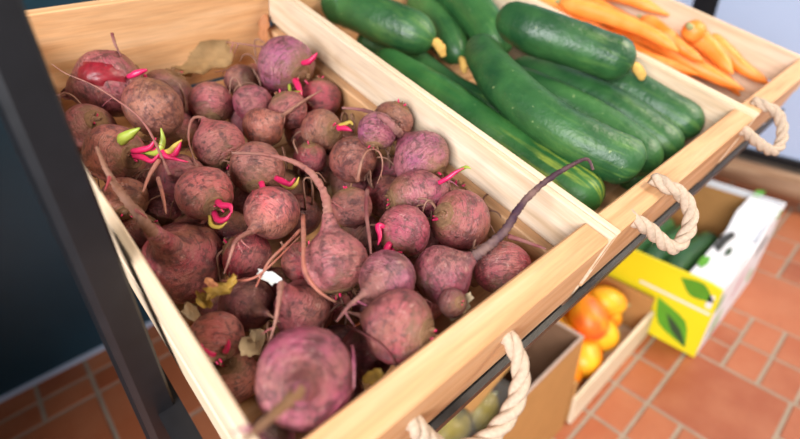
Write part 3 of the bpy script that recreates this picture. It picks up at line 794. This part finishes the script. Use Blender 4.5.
Q([(330, 14, -.095), (400, 50, -.095), (460, 85, -.095), (520, 118, -.095)], 17, 'dark cucumber deep below the blossoms', M_ck, GC, False, seed=11)
Q([(.655, .36, -.103), (.66, .28, -.103), (.66, .20, -.103), (.655, .10, -.103)], 14, 'cucumber at the bottom of the front right corner', M_ck3, GC, False, seed=12, w=.3, direct=True)
Q([(.715, .36, -.103), (.72, .28, -.103), (.72, .20, -.103), (.715, .10, -.103)], 13, 'cucumber under the rightmost one on the crate bottom', M_ck3, GC, False, seed=14, w=.3, direct=True)
settle(ck, .396, .775)
for i in ck: cucumber(None, 0, i['a'][0], i['a'][1], i['a'][2], i['a'][3], seed=i['a'][4], world=i['pts'], rw=i['R'])
# ------------------------------------------------------------------ carrots
def carrot_mat():
    s = NT('carrot_skin', .45, .4); v = s.coord(); f = s.noise(v, 30, 4); g = s.noise(v, 160, 3)
    oi = s.n('ShaderNodeObjectInfo')
    c = s.ramp(oi.outputs['Random'], [(0, (.80, .19, .012)), (1, (.86, .29, .045))])
    c = s.mix(s.ramp(f, [(.4, W3(0)), (.75, W3(.6))]), c, (.88, .42, .12))
    s.col(c); s.bump(g, .2, .002); return s.m
M_car = carrot_mat()
kk = []
def carrot(p, r_px, label, seed):
    pts = [on_crate(*q) for q in p]; kk.append(dict(pts=pts, rp=r_px, R=r_px*depth(pts[2])/F, a=(label, seed)))
def build_carrot(pts, R, label, seed):
    base = (pts[0]+pts[-1])/2
    t = thing('carrot', label, 'carrot', base, 'carrots in the far crate')
    n = 22; P = catmull(pts, n); rad = [R*(.35+.65*min(1, i/2.2)**.6)*(1-.62*(i/n)**1.6)*(1-.75*max(0, (i/n-.88)/.12)) for i in range(n+1)]
    V, Fc, A = rings(P, rad, 16, .1, seed); mesh('body', V, Fc, M_car, t, True, A, base)
    d = (P[0]-P[1]).normalized()
    tube('leaf_stub', [P[0]-d*R*.2, P[0]+d*R*.3, P[0]+d*R*.6], [R*.4, R*.3, R*.22], M_stem, t, 7, 4, .2, seed, base)
carrot([(500, -28, -.055), (560, -6, -.055), (610, 12, -.055), (662, 32, -.055)], 10, 'carrot lying highest along the far wall of its crate', 1)
carrot([(684, 36, -.02), (690, 46, -.04), (703, 62, -.06), (722, 84, -.075)], 11, 'thick carrot tilted up with its blunt end in the air', 2)
carrot([(520, -10, -.06), (570, 12, -.06), (620, 32, -.06), (680, 58, -.06)], 10, 'long carrot in the middle of the carrot pile', 3)
carrot([(530, 4, -.07), (590, 30, -.07), (640, 52, -.07), (700, 78, -.075)], 10, 'carrot along the wall shared with the cucumbers', 4)
carrot([(610, 20, -.07), (655, 44, -.07), (700, 66, -.07), (744, 92, -.075)], 11, 'carrot reaching the front board on the right', 5)
carrot([(660, 38, -.075), (690, 54, -.078), (720, 70, -.08), (757, 86, -.08)], 10, 'carrot in the front right corner of its crate', 6)
carrot([(640, 50, -.09), (675, 70, -.09), (705, 84, -.09), (738, 102, -.09)], 10, 'carrot low in the front left corner of its crate', 7)
carrot([(540, -25, -.075), (600, 3, -.078), (640, 24, -.08), (685, 44, -.08)], 9, 'carrot half buried beside the far wall', 8)
carrot([(480, -20, -.07), (540, 2, -.07), (590, 16, -.065), (640, 44, -.06)], 10, 'carrot at the top edge beside the cucumbers', 9)
carrot([(590, 34, -.085), (640, 60, -.088), (690, 84, -.09), (722, 104, -.09)], 10, 'carrot squeezed against the shared wall near the front', 10)
carrot([(636, 30, -.05), (660, 42, -.045), (684, 50, -.05), (706, 66, -.06)], 8, 'thin carrot crossing under the tilted one', 11)
carrot([(560, -20, -.1), (620, 12, -.1), (680, 40, -.1), (730, 66, -.1)], 11, 'carrot at the bottom of its crate beside the slot', 12)
carrot([(560, 8, -.05), (610, 24, -.045), (650, 40, -.04), (676, 56, -.04)], 9, 'carrot lying over the others in the middle', 13)
carrot([(700, 50, -.06), (718, 62, -.065), (740, 76, -.07), (764, 92, -.075)], 9, 'short carrot by the slot near the front board', 14)
carrot([(560, 24, -.08), (610, 44, -.08), (655, 62, -.08), (712, 92, -.085)], 10, 'carrot nearest the cucumbers', 15)
settle(kk, .796, 1.097)
for i in kk: build_carrot(i['pts'], i['R'], *i['a'])
# ------------------------------------------------------------------ things under the rack
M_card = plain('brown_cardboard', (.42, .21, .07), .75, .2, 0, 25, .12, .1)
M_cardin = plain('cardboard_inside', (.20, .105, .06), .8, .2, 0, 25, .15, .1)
M_corr = plain('corrugated_edge', (.42, .30, .24), .85, .2, 0, 220, .45, .5)
# open cardboard box
bx1, by0, bz = .757, .292, .34; bx0, by1 = .24, .64
tb = thing('cardboard_box', 'open brown cardboard box under the beetroot crate', 'box', ((bx0+bx1)/2, (by0+by1)/2, 0))
off = Vector(((bx0+bx1)/2, (by0+by1)/2, 0)); th = .006
def bpart(name, lo, hi, mat, bev=.0008): return box(name, Vector(lo)-off, Vector(hi)-off, mat, tb, bev)
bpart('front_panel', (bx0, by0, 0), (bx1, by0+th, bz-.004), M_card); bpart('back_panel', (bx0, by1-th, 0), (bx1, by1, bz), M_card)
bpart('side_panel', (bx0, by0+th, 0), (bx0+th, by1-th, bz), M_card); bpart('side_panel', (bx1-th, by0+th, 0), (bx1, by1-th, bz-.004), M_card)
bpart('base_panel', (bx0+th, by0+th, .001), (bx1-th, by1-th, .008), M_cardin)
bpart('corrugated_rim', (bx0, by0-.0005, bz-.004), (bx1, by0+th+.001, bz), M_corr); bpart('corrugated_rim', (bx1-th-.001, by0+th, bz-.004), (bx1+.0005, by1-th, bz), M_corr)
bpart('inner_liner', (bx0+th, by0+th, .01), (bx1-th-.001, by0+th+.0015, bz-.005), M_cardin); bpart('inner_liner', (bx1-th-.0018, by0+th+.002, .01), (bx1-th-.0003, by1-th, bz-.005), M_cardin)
# folded inner flap
fl = box('flap', (-.085, -.036, -.002), (.085, .036, .002), M_card, tb, .0008); fl.location = on_z(482, 374, .285)-off; fl.rotation_euler = (math.radians(14), math.radians(-6), math.radians(4))
# olive pears in a clear bag inside the box
M_pear = plain('olive_pear', (.38, .29, .025), .42, .5, 0, 40, .35)
def fruit(name, loc, r, mat, label, cat, group, tilt, elong=1.1, seed=0, stemcol=None):
    loc = Vector(loc); t = thing(name, label, cat, loc, group); V = []; Fc = []; nu, nv = 20, 12
    rot = Matrix.Rotation(tilt[1], 3, 'Z') @ Matrix.Rotation(tilt[0], 3, 'X')
    for j in range(nv+1):
        th_ = math.pi*j/nv
        for i in range(nu):
            ph = 2*math.pi*i/nu; rr = math.sin(th_)
            z = math.cos(th_)*elong; s_ = 1-.10*math.cos(th_)
            p = Vector((rr*math.cos(ph)*s_, rr*math.sin(ph)*s_*.93, z))
            p *= 1+.05*noise.noise(p*1.5+Vector((seed, 0, 0)))
            V.append(rot @ p*r)
    for j in range(nv):
        for i in range(nu): Fc.append((j*nu+i, (j+1)*nu+i, (j+1)*nu+(i+1) % nu, j*nu+(i+1) % nu))
    mesh('body', V, Fc, mat, t, True)
    d = rot @ Vector((0, 0, 1))
    tube('stem', [d*r*elong*.9, d*r*elong*1.08, d*r*elong*1.16], [r*.07, r*.055, r*.06], M_stem, t, 6, 4, .2, seed)
    return t
GP = 'pears inside the cardboard box'
for i, (x, y, z) in enumerate(((.36, .40, .19), (.45, .41, .20), (.54, .40, .185), (.41, .49, .19), (.50, .50, .19), (.32, .48, .18), (.60, .47, .15))):
    fruit('pear', (x, y, z), .045, M_pear, 'olive green pear in the bag inside the cardboard box', 'pear', GP, (random.uniform(.4, 1.6), random.uniform(0, 6)), 1.15, i)
s = NT('clear_plastic', .12, .5); s.b.inputs['Transmission Weight'].default_value = .0; s.col((.8, .8, .75)); s.b.inputs['Alpha'].default_value = .06
V = []; Fc = []; nx, ny = 26, 16
for j in range(ny+1):
    for i in range(nx+1):
        x = -.16+.32*i/nx; y = -.09+.18*j/ny
        V.append((x, y, .03*noise.noise(Vector((x*22, y*22, 3)))+.018*noise.noise(Vector((x*60, y*60, 1)))-.35*(abs(x)**2+abs(y)**2*1.5)))
for j in range(ny):
    for i in range(nx): a = j*(nx+1)+i; Fc.append((a, a+1, a+nx+2, a+nx+1))
pb = mesh('plastic_bag', V, Fc, s.m); pb.location = (.44, .425, .262); tag(pb, 'crumpled clear plastic bag over the pears in the cardboard box', 'bag')
md = pb.modifiers.new('thickness', 'SOLIDIFY'); md.thickness = .0006
# mango crate
M_pale_wood = wood_mat('pale_fruit_crate_wood', 0, (.62, .46, .30), (.74, .60, .42), (.80, .68, .52))
M_yel = plain('yellow_card', (.80, .66, .015), .45, .4, 0, 8, .06)
M_whitecard = plain('white_card', (.74, .74, .78), .5, .4, 0, 8, .06)
mx0, mx1, my0, my1, mz = .70, 1.205, .282, .60, .155
tm = thing('fruit_crate', 'low pale wooden crate of orange mangoes on the floor', 'crate', ((mx0+mx1)/2, (my0+my1)/2, 0))
offm = Vector(((mx0+mx1)/2, (my0+my1)/2, 0))
def mpart(name, lo, hi, mat, bev=.001): return box(name, Vector(lo)-offm, Vector(hi)-offm, mat, tm, bev)
mx0 = .775
mpart('front_board', (mx0, my0, .002), (mx1, my0+.010, .105), M_pale_wood); mpart('back_board', (mx0, my1-.01, .002), (mx1, my1, .135), M_pale_wood)
mpart('end_board', (mx0, my0+.01, .002), (mx0+.012, my1-.01, .155), M_card); mpart('end_board', (mx1-.012, my0+.01, .002), (mx1, my1-.01, .155), M_card)
mpart('base_board', (mx0+.012, my0+.01, .002), (mx1-.012, my1-.01, .012), M_pale_wood)
mpart('yellow_liner', (mx0+.013, my1-.018, .012), (mx1-.013, my1-.011, .215), M_yel)
def mango_mat():
    s = NT('mango_skin', .4, .45); v = s.coord(); f = s.noise(v, 9, 3, .5); g = s.noise(v, 160, 3)
    c = s.ramp(f, [(.34, (.80, .12, .02)), (.45, (.86, .26, .012)), (.58, (.88, .46, .02))])
    c = s.mix(s.ramp(g, [(.66, W3(0)), (.72, W3(.5))]), c, (.85, .55, .15)); s.col(c); return s.m
M_mango = mango_mat()
GM = 'mangoes in the low crate'
ml = [((.85, .36, .075), 'mango in the near left corner of the low crate'), ((.855, .45, .09), 'mango at the left end, behind the corner one'), ((.945, .36, .07), 'mango against the front board left of centre'),
      ((.95, .43, .115), 'orange mango on top in the middle of the low crate'), ((1.04, .362, .085), 'mango against the front board right of centre'), ((1.06, .45, .12), 'large reddish mango topmost at the right of the low crate'),
      ((.93, .515, .09), 'mango at the yellow liner on the left'), ((1.13, .40, .07), 'mango at the right end of the low crate'), ((1.05, .52, .09), 'mango at the yellow liner on the right'), ((1.13, .51, .085), 'mango in the far right corner of the low crate'), ((.87, .395, .155), 'yellow mango on top at the left of the low crate'), ((.99, .385, .165), 'mango on top at the front middle of the low crate'), ((1.10, .385, .15), 'mango on top near the right end of the low crate'), ((1.0, .49, .17), 'mango on top in front of the yellow liner')]
for i, (p, lb) in enumerate(ml): fruit('mango', p, .046+.004*((i*7) % 3), M_mango, lb, 'mango', GM, (random.uniform(.7, 1.6), random.uniform(0, 6)), 1.2, i+20)
# yellow and white produce carton
cx0, cx1, cy0, cy1 = 1.222, 1.70, .15, .50
tcn = thing('produce_carton', 'yellow and white printed carton of cucumbers on the floor', 'carton', ((cx0+cx1)/2, (cy0+cy1)/2, 0))
offc = Vector(((cx0+cx1)/2, (cy0+cy1)/2, 0))
def plate(name, poly, axis, val, thk, mat):
    """extruded outline: axis 0 -> outline in (y,z) at x=val; axis 1 -> outline in (x,z) at y=val"""
    n = len(poly); V = []
    for s_ in (0, thk):
        for a, z in poly: V.append(((val+s_, a, z) if axis == 0 else (a, val+s_, z)))
    V = [Vector(v)-offc for v in V]
    f0 = tuple(range(n)); f1 = tuple(range(2*n-1, n-1, -1))
    Fc = [f0, f1]+[(i, n+i, n+(i+1) % n, (i+1) % n) for i in range(n)]
    o = mesh(name, V, Fc, mat, tcn, False)
    bm = bmesh.new(); bm.from_mesh(o.data); bmesh.ops.recalc_face_normals(bm, faces=bm.faces); bm.to_mesh(o.data); bm.free()
    return o
plate('end_panel', [(cy0, .002), (cy1, .002), (cy1, .235), (cy0+.27, .235), (cy0+.255, .27), (cy0+.03, .27), (cy0, .262)], 0, cx0, .006, M_yel)
plate('end_panel', [(cy0, .002), (cy1, .002), (cy1, .32), (cy0, .32)], 0, cx1-.006, .006, M_whitecard)
plate('side_panel', [(cx0+.006, .002), (cx1-.006, .002), (cx1-.006, .32), (cx1-.16, .32), (cx1-.20, .27), (cx0+.20, .245), (cx0+.006, .262)], 1, cy0, .006, M_whitecard)
plate('side_panel', [(cx0+.006, .002), (cx1-.006, .002), (cx1-.006, .30), (cx1-.15, .30), (cx1-.18, .24), (cx0+.006, .24)], 1, cy1-.006, .006, M_card)
plate('inner_lining', [(cy0+.007, .01), (cy1-.007, .01), (cy1-.007, .30), (cy0+.007, .30)], 0, cx1-.0085, .002, M_card)
fz = plate('top_flap', [(cx0+.02, .255), (cx1-.18, .262), (cx1-.15, .315), (cx1-.02, .315), (cx1-.02, .3165), (cx1-.15, .3165), (cx1-.18, .2635), (cx0+.02, .2565)], 1, cy0+.006, .085, M_whitecard)
M_green = plain('green_print', (.10, .32, .02), .5, .4, 0, 12, .5)
M_dgreen = plain('dark_print', (.035, .07, .03), .5, .4)
plate('base_panel', [(cx0+.006, .002), (cx1-.006, .002), (cx1-.006, .006), (cx0+.006, .006)], 1, cy0+.006, cy1-cy0-.012, M_card)
def leafprint(axis, cyv, cz, a, b, ang, mat, val):
    pts = []
    for k in range(20):
        t_ = 2*math.pi*k/20; u = math.cos(t_)*a; v = math.sin(t_)*b*(1-.8*abs(math.cos(t_))**1.5)
        pts.append((cyv+u*math.cos(ang)-v*math.sin(ang), cz+u*math.sin(ang)+v*math.cos(ang)))
    return plate('printed_leaf', pts, axis, val, .0006, mat)
leafprint(0, cy0+.085, .085, .085, .042, math.radians(50), M_green, cx0-.0008)
leafprint(0, cy0+.068, .066, .058, .014, math.radians(50), M_dgreen, cx0-.0014)
leafprint(0, cy0+.055, .232, .05, .03, math.radians(200), M_green, cx0-.0008)
leafprint(1, cx0+.03, .20, .035, .025, .5, M_green, cy0-.0008)
leafprint(1, cx1-.05, .30, .035, .016, .1, M_green, cy0-.0008)
leafprint(1, cx0+.10, .07, .055, .025, 1.0, M_green, cy0-.0008)
leafprint(1, cx1-.1, .09, .03, .022, .3, M_green, cy0-.0008)
leafprint(1, cx0+.23, .15, .06, .02, .8, plain('pink_print', (.55, .25, .30), .5), cy0-.0008)
plate('white_line', [(cy0+.006, .168), (cy0+.20, .172), (cy0+.20, .180), (cy0+.006, .176)], 0, cx0-.0008, .0006, M_whitecard)
plate('white_label', [(cy0+.010, .190), (cy0+.024, .190), (cy0+.024, .235), (cy0+.010, .235)], 0, cx0-.0008, .0006, M_whitecard)
plate('hand_hole', [(cx1-.17, .20), (cx1-.09, .215), (cx1-.085, .24), (cx1-.10, .25), (cx1-.165, .235)], 1, cy0-.0008, .0006, plain('hand_hole_shadow', (.02, .02, .02), .9))
def zplate(name, px, z, mat):
    P = [on_z(x, y, z)-offc for x, y in px]; n = len(P)
    V = P+[p+Vector((0, 0, .0007)) for p in P]
    mesh(name, V, [tuple(range(n)), tuple(range(2*n-1, n-1, -1))]+[(k, (k+1) % n, n+(k+1) % n, n+k) for k in range(n)], mat, tcn, False)
M_hole = plain('torn_hole_shade', (.03, .03, .03), .8)  # near-black colour paints the shade inside the flap's hole
zplate('torn_hole', [(714, 246), (722, 236), (733, 231), (736, 236), (727, 243), (719, 252)], .2645, M_hole)
zplate('printed_leaf', [(697, 263), (703, 256), (711, 257), (708, 264), (701, 268)], .2610, M_green)
zplate('printed_leaf', [(724, 256), (727, 249), (733, 247), (731, 254)], .2645, M_dgreen)
zplate('printed_leaf', [(752, 196), (757, 190), (766, 191), (762, 197)], .3180, M_green)
GK = 'cucumbers in the floor carton'
cl = ['cucumber in the floor carton nearest the yellow end', 'middle cucumber in the floor carton', 'cucumber in the floor carton by its brown side', 'cucumber lowest in the floor carton', 'cucumber in the floor carton by its white side']
for i, (y, z) in enumerate(((.29, .175), (.36, .17), (.43, .175), (.32, .115), (.225, .13))):
    cucumber(None, 0, cl[i], M_ck, GK, False, seed=30+i, world=[Vector((1.26, y, z)), Vector((1.37, y+.01, z+.005)), Vector((1.48, y, z+.01)), Vector((1.58, y-.01, z))], rw=.036)
# wooden sleeper under the pale wall
M_log = wood_mat('weathered_sleeper', 1, (.20, .10, .05), (.33, .19, .11), (.44, .29, .18))
tl = thing('wooden_sleeper', 'weathered wooden beam on feet under the pale blue wall', 'beam', (2.33, .1, 0))
V, Fc, A = rings([Vector((0, -1.2+i*.15, .095)) for i in range(14)], [.052]*14, 12, .12, 4); mesh('beam', V, Fc, M_log, tl, True, A)
for y in (-.9, -.1, .68): box('foot', (-.035, y-.04, 0), (.035, y+.04, .055), M_black, tl, .002)
